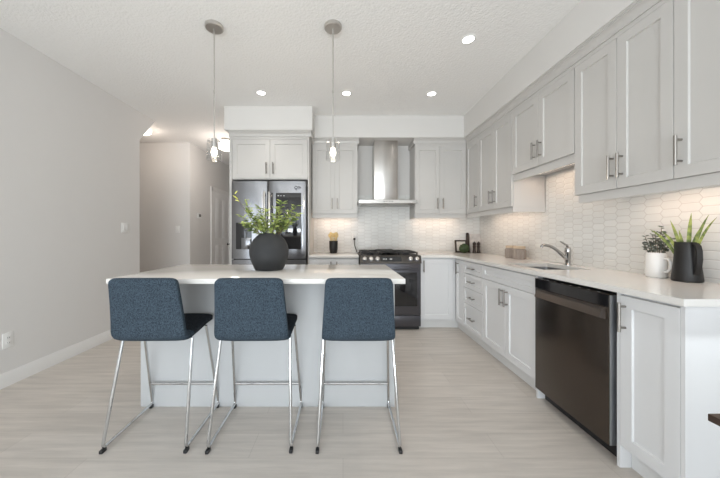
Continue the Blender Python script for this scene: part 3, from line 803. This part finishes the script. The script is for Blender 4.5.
def make_stool(label):
    root = thing('bar_stool', label, 'stool', (0, 0, 0), 'bar stools at the island')
    mb = MB(); path_loft(mb, [(0.195, 0.625), (0.10, 0.622), (0.0, 0.610), (-0.08, 0.602)], lambda f: 0.415 - 0.003 * f, 0.052, True, False, 0.035)
    s_ = mb.build('seat', 'seatfabric', root); s_['label'] = 'charcoal fabric seat'
    bp = [(-0.078, 0.602), (-0.10, 0.600)]
    bp += [(-0.118 - 0.050 * math.sin(k * PI / 14), 0.650 - 0.050 * math.cos(k * PI / 14)) for k in range(1, 7)]
    bp += [(-0.173, 0.70), (-0.188, 0.80), (-0.203, 0.88), (-0.215, 0.945)]
    mb = MB(); path_loft(mb, bp, lambda f: 0.413 - 0.050 * max(0, f - 0.15) / 0.85, 0.050, False, True, 0.030)
    b_ = mb.build('backrest', 'fabric', root); b_['label'] = 'blue-grey tweed backrest'
    for sx in (-1, 1):
        pts = fillet([(sx * 0.200, -0.085, 0.590), (sx * 0.224, -0.208, 0.022), (sx * 0.226, 0.215, 0.022), (sx * 0.200, 0.085, 0.596)], 0.03, 6)
        lg = MB().tube(pts, 0.0085, 10).build('leg', 'chrome', root)
        for y in (-0.202, 0.204):
            mb = MB(); mb.box(sx * 0.225 - 0.0095, sx * 0.225 + 0.0095, y - 0.017, y + 0.017, 0.0, 0.018, 0.003)
            mb.build('foot_cap', 'black', lg)
    MB().tube([(-0.219, 0.181, 0.172), (0.219, 0.181, 0.172)], 0.007, 10).build('footrest', 'chrome', root)
    return root
st = make_stool('blue-grey bar stool with chrome sled legs, leftmost of the three at the island')
spots = [(-1.079, 1.765, 0.012), (-0.510, 1.765, 0.015), (0.086, 1.765, 0.0)]
st.location = (spots[0][0], spots[0][1], 0); st.rotation_euler = (0, 0, spots[0][2])
dup(st, (spots[1][0], spots[1][1], 0), 'blue-grey bar stool in the middle of the three, in front of the black vase', spots[1][2])
dup(st, (spots[2][0], spots[2][1], 0), 'blue-grey bar stool nearest the range, right of the other two', spots[2][2])

# ------------------------------------------------------------------ pendants
def make_pendant(label, x, y):
    root = thing('pendant_light', label, 'pendant light', (x, y, 1.72), 'pendant lights over the island')
    MB().lathe([(0.066, 0.0), (0.066, -0.020), (0.060, -0.025), (0.0, -0.026)], (x, y, CEIL), 32, cap1=False).build('canopy', 'satin', root)
    MB().tube([(x, y, CEIL - 0.024), (x, y, 2.25)], 0.0048, 10).tube([(x, y, 2.27), (x, y, 2.25)], 0.0066, 10).tube([(x, y, 2.25), (x, y, 1.90)], 0.0042, 10).build('rod', 'satin', root)
    MB().lathe([(0.008, 0.045), (0.020, 0.040), (0.022, 0.0), (0.022, -0.03)], (x, y, 1.865), 20).build('socket', 'satin', root)
    mb = MB()
    mb.tube([(x - 0.044, y, 1.880), (x + 0.044, y, 1.880)], 0.005, 8)
    for k in (-1, 1): mb.tube([(x + k * 0.034, y, 1.884), (x + k * 0.046, y, 1.884)], 0.009, 12)
    mb.tube([(x, y - 0.044, 1.880), (x, y + 0.044, 1.880)], 0.004, 8)
    mb.build('shade_clamp', 'satin', root)
    MB().lathe([(0.049, 0.150), (0.052, 0.130), (0.055, 0.004), (0.053, 0.0), (0.050, 0.004), (0.052, 0.005), (0.049, 0.130), (0.046, 0.150)], (x, y, 1.743), 32, cap0=False, cap1=False).build('glass_shade', 'glass', root)
    MB().lathe([(0.010, 0.0), (0.012, -0.010), (0.019, -0.028), (0.022, -0.045), (0.018, -0.062), (0.008, -0.073), (0.001, -0.075)], (x, y, 1.846), 16).build('bulb', 'bulb', root)
    l = bpy.data.lights.new('pendant_glow', 'POINT'); l.energy = 4; l.color = (1, 0.86, 0.68); l.shadow_soft_size = 0.03
    o = bpy.data.objects.new('pendant_glow', l); COL.objects.link(o); o.location = (x, y, 1.70)
make_pendant('glass jar pendant light hanging over the left half of the island', -0.975, 2.18)
make_pendant('glass jar pendant light hanging in front of the wall cabinet by the hood', -0.076, 2.18)

# ------------------------------------------------------------------ recessed lights
def potlight(label, x, y):
    root = thing('recessed_light', label, 'ceiling light', (x, y, CEIL), 'recessed ceiling lights')
    rg = []
    MB().lathe([(0.056, 0.0), (0.056, -0.004), (0.046, -0.006), (0.042, -0.002)], (x, y, CEIL), 28, cap0=False, cap1=False).build('trim_ring', 'plate', root)
    MB().lathe([(0.043, -0.0005), (0.043, -0.003)], (x, y, CEIL), 28).build('lens', 'potlens', root)
    l = bpy.data.lights.new('downlight', 'SPOT'); l.energy = 15; l.color = (1, 0.95, 0.89); l.spot_size = math.radians(112); l.spot_blend = 1.0; l.shadow_soft_size = 0.045
    o = bpy.data.objects.new('downlight', l); COL.objects.link(o); o.location = (x, y, CEIL - 0.02)
potlight('recessed ceiling light nearest the fridge tower', -0.912, 3.21)
potlight('recessed ceiling light above the gap between fridge tower and hood', 0.039, 3.22)
potlight('recessed ceiling light in the far right corner of the ceiling', 0.995, 3.23)
potlight('recessed ceiling light nearest the camera, above the right counter aisle', 1.014, 2.33)

# hall lamp
root = thing('flush_ceiling_lamp', 'glowing round ceiling lamp in the hallway behind the fridge', 'ceiling light', (-1.94, 4.76, CEIL))
MB().lathe([(0.07, 0), (0.07, -0.04), (0.0, -0.041)], (-1.94, 4.76, CEIL), 28, cap1=False).build('base', 'nickel', root)
MB().lathe([(0.105, -0.04), (0.11, -0.05), (0.11, -0.165), (0.10, -0.175), (0.0, -0.178)], (-1.94, 4.76, CEIL), 28, cap1=False).build('lamp_shade', 'shade', root)
def bulb_light(name, loc, e, col, r=0.05):
    l = bpy.data.lights.new(name, 'POINT'); l.energy = e; l.color = col; l.shadow_soft_size = r
    o = bpy.data.objects.new(name, l); COL.objects.link(o); o.location = loc
bulb_light('hall_lamp_glow', (-1.94, 4.76, CEIL - 0.36), 8, (1, 0.89, 0.80), 0.10)
root = thing('flush_ceiling_lamp', 'glowing ceiling lamp peeking past the far end of the left wall', 'ceiling light', (-3.02, 4.30, CEIL))
MB().lathe([(0.11, 0), (0.11, -0.015), (0.0, -0.016)], (-3.02, 4.30, CEIL), 28, cap1=False).build('base', 'nickel', root)
MB().lathe([(0.13, -0.015), (0.14, -0.022), (0.13, -0.055), (0.10, -0.068), (0.0, -0.072)], (-3.02, 4.30, CEIL), 28, cap1=False).build('lamp_shade', 'shade', root)
bulb_light('nook_lamp_glow', (-3.02, 4.30, CEIL - 0.16), 4.5, (1, 0.86, 0.74), 0.08)

# ------------------------------------------------------------------ under-cabinet lamps
def led(label, x0, x1, y0, y1, z, power):
    root = thing('under_cabinet_light', label, 'lamp', ((x0 + x1) / 2, (y0 + y1) / 2, z), 'under-cabinet lamps')
    MB().box(x0, x1, y0, y1, z - 0.010, z, 0.002).build('housing', 'plate', root)
    MB().box(x0 + 0.006, x1 - 0.006, y0 + 0.006, y1 - 0.006, z - 0.012, z - 0.010).build('lens', 'led', root)
    area('led_glow', ((x0 + x1) / 2, (y0 + y1) / 2, z - 0.016), (0, 0, 0), x1 - x0, y1 - y0, power * 1.15, (1, 0.71, 0.52))
led('lamp under the wall cabinet by the fridge', -0.36, 0.14, 4.06, 4.085, 1.4575, 0.65)
led('lamp under the corner wall cabinet right of the hood', 1.03, 1.62, 4.06, 4.085, 1.4575, 0.65)
led('lamp under the tall wall cabinet left of the sink', 1.845, 1.87, 2.90, 3.75, 1.4575, 0.7)
led('lamp under the short wall cabinet over the sink', 1.845, 1.87, 2.15, 2.75, 1.7645, 0.65)
led('lamp under the large wall cabinet above the eucalyptus', 1.845, 1.87, 1.28, 1.86, 1.4575, 0.7)
tag(MB().box(1.865, 1.89, 1.925, 1.94, 1.425, 1.4575, 0.003).build('lamp_switch', 'plate', None, (1.917, 1.93, 1.44)), 'tiny white lamp switch under the large wall cabinet', 'switch')

# ------------------------------------------------------------------ things on the counters
# big vase with branches on the island
vx, vy = -0.548, 2.14
MBv = MB().lathe([(0.0, 0.0), (0.098, 0.0), (0.104, 0.006), (0.128, 0.060), (0.141, 0.105), (0.143, 0.140), (0.135, 0.180), (0.115, 0.222), (0.085, 0.252), (0.062, 0.268), (0.055, 0.270), (0.050, 0.262), (0.075, 0.235), (0.11, 0.19), (0.11, 0.05), (0.0, 0.03)], (vx, vy, CT1), 40, cap0=False, cap1=False)
tag(MBv.build('vase', 'vase', None, (vx, vy, CT1)), 'round matt black vase standing on the island', 'vase')

def leaf(mb, p, d, up, L, W, bend=0.15, n=4):
    d = d.normalized(); sd = d.cross(up)
    if sd.length < 1e-3: sd = d.orthogonal()
    sd.normalize(); nn = sd.cross(d)
    rows = []
    for k in range(n + 1):
        t = k / n
        w = W * (math.sin(PI * min(1, t * 0.94 + 0.06)) ** 0.8) * 0.5 if k < n else 0.0005
        c = p + d * (L * t) - nn * (bend * L * t * t)
        rows.append([c - sd * w + nn * w * 0.25, c, c + sd * w + nn * w * 0.25])
    mb.quadgrid(rows)

root = thing('leafy_branch_arrangement', 'loose arrangement of green leafy branches rising from the black vase', 'branches', (vx, vy, CT1 + 0.26))
rnd = random.Random(11)
tips = [(-0.235, -0.02, 0.555), (-0.17, 0.04, 0.50), (-0.13, -0.05, 0.44), (-0.07, 0.03, 0.455), (-0.19, 0.05, 0.39), (-0.02, -0.03, 0.43), (0.05, 0.02, 0.445), (0.09, -0.03, 0.49), (0.13, 0.02, 0.43), (0.155, -0.01, 0.375), (0.10, 0.06, 0.38), (-0.10, 0.07, 0.40), (0.17, 0.03, 0.47), (0.06, -0.06, 0.36), (-0.15, -0.06, 0.34), (0.19, -0.02, 0.41), (-0.05, -0.08, 0.35)]
for i, (tx, ty, tz) in enumerate(tips):
    tx *= 1.12 if i else 1.05
    p0 = Vector((vx + tx * 0.20, vy + ty * 0.3, CT1 + 0.23)); p3 = Vector((vx + tx, vy + ty, CT1 + tz))
    p1 = p0 + Vector((tx * 0.42, ty * 0.4, (tz - 0.23) * 0.55)) 
    pts = [p0 * (1 - t) ** 2 + p1 * 2 * t * (1 - t) + p3 * t * t for t in [k / 10 for k in range(11)]]
    br = MB().tube(pts, [0.0028 - 0.0016 * k / 10 for k in range(11)], 6).build('branch', 'stem', root)
    mb = MB()
    first = i == 0
    idx = (8, 9, 10) if first else range(3, 11)
    for k in idx:
        for rep in range(1 if first else 5):
            if not first and rnd.random() < 0.08: continue
            t = (pts[k] - pts[k - 1]).normalized()
            a = rnd.uniform(0, 2 * PI)
            side = Vector((math.cos(a), math.sin(a) * 0.8, rnd.uniform(-0.25, 0.55)))
            leaf(mb, pts[k] + t * rnd.uniform(-0.01, 0.01), side + t * 0.45, Vector((rnd.uniform(-.6, .6), -0.6 + rnd.uniform(-.3, .3), 0.8)), rnd.uniform(0.030, 0.054), rnd.uniform(0.010, 0.015), rnd.uniform(0, 0.35))
    mb.build('leaves', 'leafyellow' if first else 'leaf', br)

# utensil holder with wooden utensils
ux, uy = -0.134, 4.04
tag(MB().lathe([(0.0, 0.0), (0.046, 0.0), (0.050, 0.006), (0.058, 0.06), (0.060, 0.165), (0.058, 0.172), (0.052, 0.172), (0.052, 0.02), (0.0, 0.02)], (ux, uy, CT1), 28, cap0=False, cap1=False).build('utensil_holder', 'jug', None, (ux, uy, CT1)), 'black cylindrical holder on the counter by the fridge', 'holder')
for i in range(6):
    a = i * 2 * PI / 6 + 0.3; dx_, dy_ = math.cos(a), math.sin(a)
    tip = Vector((ux + dx_ * 0.047, uy + dy_ * 0.042, CT1 + 0.215 + 0.012 * (i % 3)))
    p0 = Vector((ux + dx_ * 0.022, uy + dy_ * 0.022, CT1 + 0.03))
    mb = MB().tube([p0, tip], 0.006, 8)
    d_ = (tip - p0).normalized()
    s_ = 1 if i % 2 else 0.8
    c = tip + d_ * 0.025
    mb.rings([[c + d_ * h + Vector((math.cos(q) * r * s_, math.sin(q) * r * 0.35, 0)) for q in [2 * PI * k / 12 for k in range(12)]] for (h, r) in ((-0.035, 0.005), (-0.02, 0.016), (0.0, 0.026), (0.018, 0.024), (0.03, 0.010))])
    tag(mb.build('wooden_spoon', 'wood', None, tuple(p0)), 'pale golden wooden utensil standing in the black holder', 'utensil', 'wooden utensils in the holder')

# outlet with plugged cord beside the range
def wall_plate(name, label, c, axis, w, h, style, cat, group=None):
    """axis: outward direction as ('x',+1) etc."""
    root = thing(name, label, cat, c, group)
    ax, sg = axis
    def bx(mb, u0, u1, v0, v1, d0, d1, bev=0):
        if ax == 'x': return mb.box(c[0] + sg * d0, c[0] + sg * d1, c[1] + u0, c[1] + u1, c[2] + v0, c[2] + v1, bev)
        return mb.box(c[0] + u0, c[0] + u1, c[1] + sg * d0, c[1] + sg * d1, c[2] + v0, c[2] + v1, bev)
    bx(MB(), -w / 2, w / 2, -h / 2, h / 2, 0, 0.006, 0.002).build('plate', 'plate', root)
    if style == 'outlet':
        for k in (-1, 1):
            r_ = bx(MB(), -0.017, 0.017, k * 0.02 - 0.014, k * 0.02 + 0.014, 0.006, 0.008, 0.002).build('socket', 'plate', root)
            mb = MB()
            for q in (-1, 1): bx(mb, q * 0.006 - 0.0015, q * 0.006 + 0.0015, k * 0.02 - 0.005, k * 0.02 + 0.005, 0.008, 0.0086)
            mb.build('slot', 'slot', r_)
    else:
        n_ = style
        for k in range(n_):
            u = (k - (n_ - 1) / 2) * 0.046
            bx(MB(), u - 0.016, u + 0.016, -0.033, 0.033, 0.006, 0.011, 0.003).build('rocker', 'plate', root)
    return root
wall_plate('wall_outlet', 'white outlet on the tiles left of the range with a black plug', (0.165, YB - 0.008, 1.135), ('y', -1), 0.072, 0.115, 'outlet', 'outlet')
root = thing('power_cord', 'black power cord hanging from the outlet to the range', 'cord', (0.165, YB - 0.02, 0.93))
MB().box(0.150, 0.180, YB - 0.046, YB - 0.0168, 1.100, 1.132, 0.005).build('plug', 'black', root)
MB().tube(fillet([(0.165, YB - 0.036, 1.105), (0.166, YB - 0.036, 1.04), (0.178, YB - 0.03, 0.99), (0.193, YB - 0.026, 0.955), (0.20, YB - 0.022, 0.925)], 0.03), 0.005, 8).build('cable', 'black', root)

# corner group: framed picture, boxwood ball, boards and mills
def board(name, mat, poly, cx, cy, tilt, label, cat, th, rz=0.0):
    root_mb = MB().prism(poly, 1, -th, 0)
    Mx = Matrix.Translation((cx, cy, CT1 + 0.001)) @ Matrix.Rotation(rz, 4, 'Z') @ Matrix.Rotation(-tilt, 4, 'X')
    bmesh.ops.transform(root_mb.bm, matrix=Mx, verts=root_mb.bm.verts)
    return tag(root_mb.build(name, mat, None, (cx, cy, CT1)), label, cat)
fcx, fcy, tl = 1.690, 4.120, 0.16
root = thing('picture_frame', 'small dark picture frame leaning on the tiles behind the green ball', 'picture frame', (fcx, fcy, CT1))
def tilted(mb, cx, cy, tilt, rz=0.0):
    Mx = Matrix.Translation((cx, cy, CT1 + 0.002)) @ Matrix.Rotation(rz, 4, 'Z') @ Matrix.Rotation(-tilt, 4, 'X')
    bmesh.ops.transform(mb.bm, matrix=Mx, verts=mb.bm.verts); return mb
mb = MB(); w, h, b_ = 0.168, 0.178, 0.020
for (x0, x1, z0, z1) in ((-w / 2, w / 2, 0, b_), (-w / 2, w / 2, h - b_, h), (-w / 2, -w / 2 + b_, b_, h - b_), (w / 2 - b_, w / 2, b_, h - b_)): mb.box(x0, x1, -0.016, 0, z0, z1)
tilted(mb, fcx, fcy, tl).build('frame', 'espresso', root)
tilted(MB().box(-w / 2 + b_, w / 2 - b_, -0.007, -0.003, b_, h - b_), fcx, fcy, tl).build('picture', 'picture', root)
# boxwood ball: bumpy sphere
mb = MB(); mb.sphere((1.690, 4.02, CT1 + 0.066), 0.062, 36, 24)
rr_ = random.Random(3)
for v in mb.bm.verts:
    d_ = (v.co - Vector((1.690, 4.02, CT1 + 0.066))); v.co = Vector((1.690, 4.02, CT1 + 0.066)) + d_ * rr_.uniform(0.86, 1.12)
for v in [v for v in mb.bm.verts if v.co.z < CT1 + 0.001]: v.co.z = CT1 + 0.001
tag(mb.build('topiary_ball', 'moss', None, (1.690, 4.02, CT1), sharp=3), 'green boxwood ball in front of the small picture frame', 'topiary')
# dark paddle board with tall handle
poly = [(-0.012, 0), (0.032, 0), (0.032, 0.19), (0.030, 0.275), (0.024, 0.285), (-0.002, 0.285), (-0.008, 0.275), (-0.012, 0.19)]
board('serving_board', 'espresso', poly, 1.794, 4.160, 0.10, 'dark serving board with upright handle behind the picture frame', 'board', 0.014)
poly = [(-0.078, 0.008), (-0.07, 0), (0.07, 0), (0.078, 0.008), (0.078, 0.262), (0.07, 0.27), (-0.07, 0.27), (-0.078, 0.262)]
board('marble_board', 'marble', poly, 1.910, 4.150, 0.12, 'white marble board leaning in the corner behind the two mills', 'board', 0.014)
prof = [(0.0, 0.0), (0.026, 0.0), (0.027, 0.01), (0.021, 0.03), (0.017, 0.06), (0.021, 0.085), (0.024, 0.098), (0.016, 0.106), (0.022, 0.118), (0.024, 0.132), (0.018, 0.148), (0.008, 0.153), (0.006, 0.160), (0.0, 0.164)]
tag(MB().lathe(prof, (1.838, 4.03, CT1), 18, cap0=False, cap1=False).build('pepper_mill', 'espresso', None, (1.838, 4.03, CT1)), 'dark wooden mill beside the green ball, left of its twin', 'mill', 'mills in the corner')
tag(MB().lathe(prof, (1.902, 4.04, CT1), 18, cap0=False, cap1=False).build('pepper_mill', 'espresso', None, (1.902, 4.04, CT1)), 'dark wooden mill nearest the right wall, right of its twin', 'mill', 'mills in the corner')

# canisters
def canister(label, x, y, s=1.0):
    root = thing('canister', label, 'canister', (x, y, CT1), 'canisters by the sink')
    rib = lambda a, h: 0.07 * math.cos(13 * a) if 0.012 < h < 0.095 else 0.0
    r = 0.060 * s
    MB().lathe([(0.0, 0.0), (r * 0.95, 0.0), (r, 0.008), (r, 0.014), (r, 0.090), (r, 0.098), (r * 0.88, 0.108), (r * 0.78, 0.110)], (x, y, CT1), 84, rib=rib, cap0=False).build('jar', 'canister', root)
    MB().lathe([(r * 0.80, 0.110), (r * 0.90, 0.113), (r * 0.90, 0.130), (r * 0.84, 0.136), (0.0, 0.137)], (x, y, CT1), 32, cap1=False).build('lid', 'lidwood', root)
canister('ribbed taupe canister with pale lid, the one farther from the faucet', 1.868, 3.20)
canister('ribbed taupe canister with pale lid, the one nearer the faucet', 1.872, 3.06, 1.05)

# white mug with eucalyptus
mx_, my_ = 1.905, 1.752
root = thing('mug', 'tall white ceramic mug on the right counter beside the black jug', 'mug', (mx_, my_, CT1))
MB().lathe([(0.0, 0.0), (0.042, 0.0), (0.048, 0.006), (0.049, 0.02), (0.046, 0.146), (0.044, 0.150), (0.041, 0.146), (0.043, 0.03), (0.0, 0.02)], (mx_, my_, CT1), 32, cap0=False, cap1=False).build('cup', 'whiteceramic', root)
hd_ = Vector((0.02, -1.0, 0)).normalized()
pc_ = Vector((mx_, my_, CT1))
MB().tube([pc_ + hd_ * 0.043 + Vector((0, 0, 0.118)), pc_ + hd_ * 0.066 + Vector((0, 0, 0.116)), pc_ + hd_ * 0.078 + Vector((0, 0, 0.095)), pc_ + hd_ * 0.076 + Vector((0, 0, 0.062)), pc_ + hd_ * 0.064 + Vector((0, 0, 0.042)), pc_ + hd_ * 0.045 + Vector((0, 0, 0.038))], 0.008, 10).build('handle', 'whiteceramic', root)
root = thing('eucalyptus_bunch', 'grey-green eucalyptus sprigs standing in the white mug', 'plant', (mx_, my_, CT1 + 0.1))
rnd = random.Random(5)
for i, (tx, ty, tz) in enumerate([(-0.02, 0.045, 0.245), (-0.02, 0.02, 0.215), (-0.005, 0.0, 0.275), (0.00, 0.02, 0.255), (-0.005, -0.035, 0.300), (0.02, -0.02, 0.265), (0.0, -0.055, 0.27), (-0.03, 0.05, 0.205), (0.01, -0.075, 0.235), (-0.02, -0.03, 0.235), (0.01, -0.05, 0.21)]):
    p0 = pc_ + Vector((tx * 0.3, ty * 0.3, 0.05)); p3 = pc_ + Vector((tx, ty, tz)); p1 = p0 + Vector((tx * 0.15, ty * 0.15, 0.11))
    pts = [p0 * (1 - t) ** 2 + p1 * 2 * t * (1 - t) + p3 * t * t for t in [k / 9 for k in range(10)]]
    br = MB().tube(pts, 0.0014, 5).build('sprig', 'stem', root)
    mb = MB()
    for k in range(5, 10):
        for s_ in range(4):
            a = rnd.uniform(0, 2 * PI)
            d_ = Vector((math.cos(a), math.sin(a), 0.35))
            leaf(mb, pts[k] + Vector((0, 0, rnd.uniform(-.006, .006))), d_, Vector((rnd.uniform(-.5, 0), -0.5, 0.8)), rnd.uniform(0.015, 0.022), rnd.uniform(0.011, 0.016), 0.1, 4)
    mb.build('leaves', 'euca', br)

# black jug with strap leaves
jx, jy = 1.905, 1.595
root = thing('jug', 'matt black ceramic jug on the right counter at the near end', 'jug', (jx, jy, CT1))
jc = Vector((jx, jy, CT1))
def jug_ring(r, h, lip=0.0):
    out = []
    for k in range(36):
        a = 2 * PI * k / 36
        q = max(0, math.cos(a - 2.2)) ** 8 * lip
        out.append((jx + (r + q) * math.cos(a), jy + (r + q) * math.sin(a), CT1 + h + q * 0.4))
    return out
MB().rings([jug_ring(0.053, 0), jug_ring(0.060, 0.004), jug_ring(0.061, 0.012), jug_ring(0.052, 0.10), jug_ring(0.044, 0.175, 0.003), jug_ring(0.041, 0.214, 0.007), jug_ring(0.039, 0.218, 0.007), jug_ring(0.036, 0.214, 0.007), jug_ring(0.046, 0.06), jug_ring(0.046, 0.03)], True, True).build('body', 'jug', root)
hd_ = Vector((-0.28, -0.96, 0)).normalized(); sd_ = Vector((hd_.y, -hd_.x, 0)) * 0.012
prof = [(0.037, 0.206), (0.050, 0.214), (0.066, 0.200), (0.074, 0.170), (0.076, 0.125), (0.070, 0.085), (0.060, 0.050), (0.053, 0.042)]
rgs = []
for (r, h) in prof:
    c = jc + hd_ * r + Vector((0, 0, h)); n_ = hd_ * 0.005
    rgs.append([c - sd_ - n_, c + sd_ - n_, c + sd_ + n_, c - sd_ + n_])
mb = MB().rings(rgs)
mb.build('handle', 'jug', root)
root = thing('strap_leaf_plant', 'plant with long green strap leaves growing from the black jug', 'plant', (jx, jy, CT1 + 0.18))
for (dx_, dy_, h, W, bend) in ((-0.075, 0.125, 0.130, 0.024, 0.035), (-0.06, 0.075, 0.115, 0.022, 0.03), (-0.03, 0.055, 0.145, 0.021, 0.0), (-0.01, 0.03, 0.085, 0.019, 0.0), (0.00, -0.02, 0.185, 0.024, 0.0), (0.02, -0.080, 0.205, 0.018, 0.03), (0.03, -0.105, 0.205, 0.016, 0.045), (0.02, -0.04, 0.10, 0.019, 0.01)):
    p0 = jc + Vector((dx_ * 0.25, dy_ * 0.25, 0.13)); h *= 0.9; p3 = jc + Vector((dx_, dy_, 0.21 + h)); p1 = p0 + Vector((dx_ * 0.25, dy_ * 0.25, (h + 0.08) * 0.55))
    rows = []; n_ = 11; W *= 0.75
    wd = Vector((0.55, -0.85, 0)).normalized()
    for k in range(n_ + 1):
        t = k / n_
        c = p0 * (1 - t) ** 2 + p1 * 2 * t * (1 - t) + p3 * t * t - Vector((0, 0, bend * t * t))
        w = W * 0.5 * (0.7 + 0.9 * t - 1.6 * t * t * t) if k < n_ else 0.0006
        fw = Vector((-0.8, -0.5, 0)).normalized()
        rows.append([c - wd * w + fw * w * 0.5, c - fw * 0.0015, c + wd * w + fw * w * 0.5, c + fw * 0.002])
    MB().rings(rows).build('leaf', 'snake', root)

# ------------------------------------------------------------------ wall fittings
wall_plate('wall_outlet', 'white outlet low on the left wall above the baseboard', (XL, 2.25, 0.355), ('x', 1), 0.075, 0.118, 'outlet', 'outlet')
wall_plate('light_switch', 'white double light switch at the end of the left wall', (XL, 3.46, 1.26), ('x', 1), 0.120, 0.118, 2, 'light switch')
wall_plate('light_switch', 'white single light switch on the facing hallway wall', (-2.84, 4.95, 1.27), ('y', -1), 0.072, 0.118, 1, 'light switch')
root = thing('thermostat', 'small dark thermostat on the hallway wall before the door', 'thermostat', (-2.63, 5.26, 1.52))
MB().box(-2.63, -2.612, 5.20, 5.32, 1.475, 1.565, 0.004).build('body', 'plate', root)
MB().box(-2.612, -2.611, 5.22, 5.30, 1.50, 1.55).build('screen', 'slot', root)

# ------------------------------------------------------------------ dining table corner at the right edge
root = thing('dining_table', 'dark wood table whose corner shows at the lower right edge', 'table', (1.35, 0.15, 0))
MB().box(0.897, 1.80, -0.85, 0.709, 0.722, 0.740, 0.002).build('tabletop', 'darkwood', root)
for x in (0.99, 1.70):
    for y in (-0.75, 0.58): MB().box(x - 0.03, x + 0.03, y - 0.03, y + 0.03, 0, 0.722, 0.003).build('leg', 'darkwood', root)
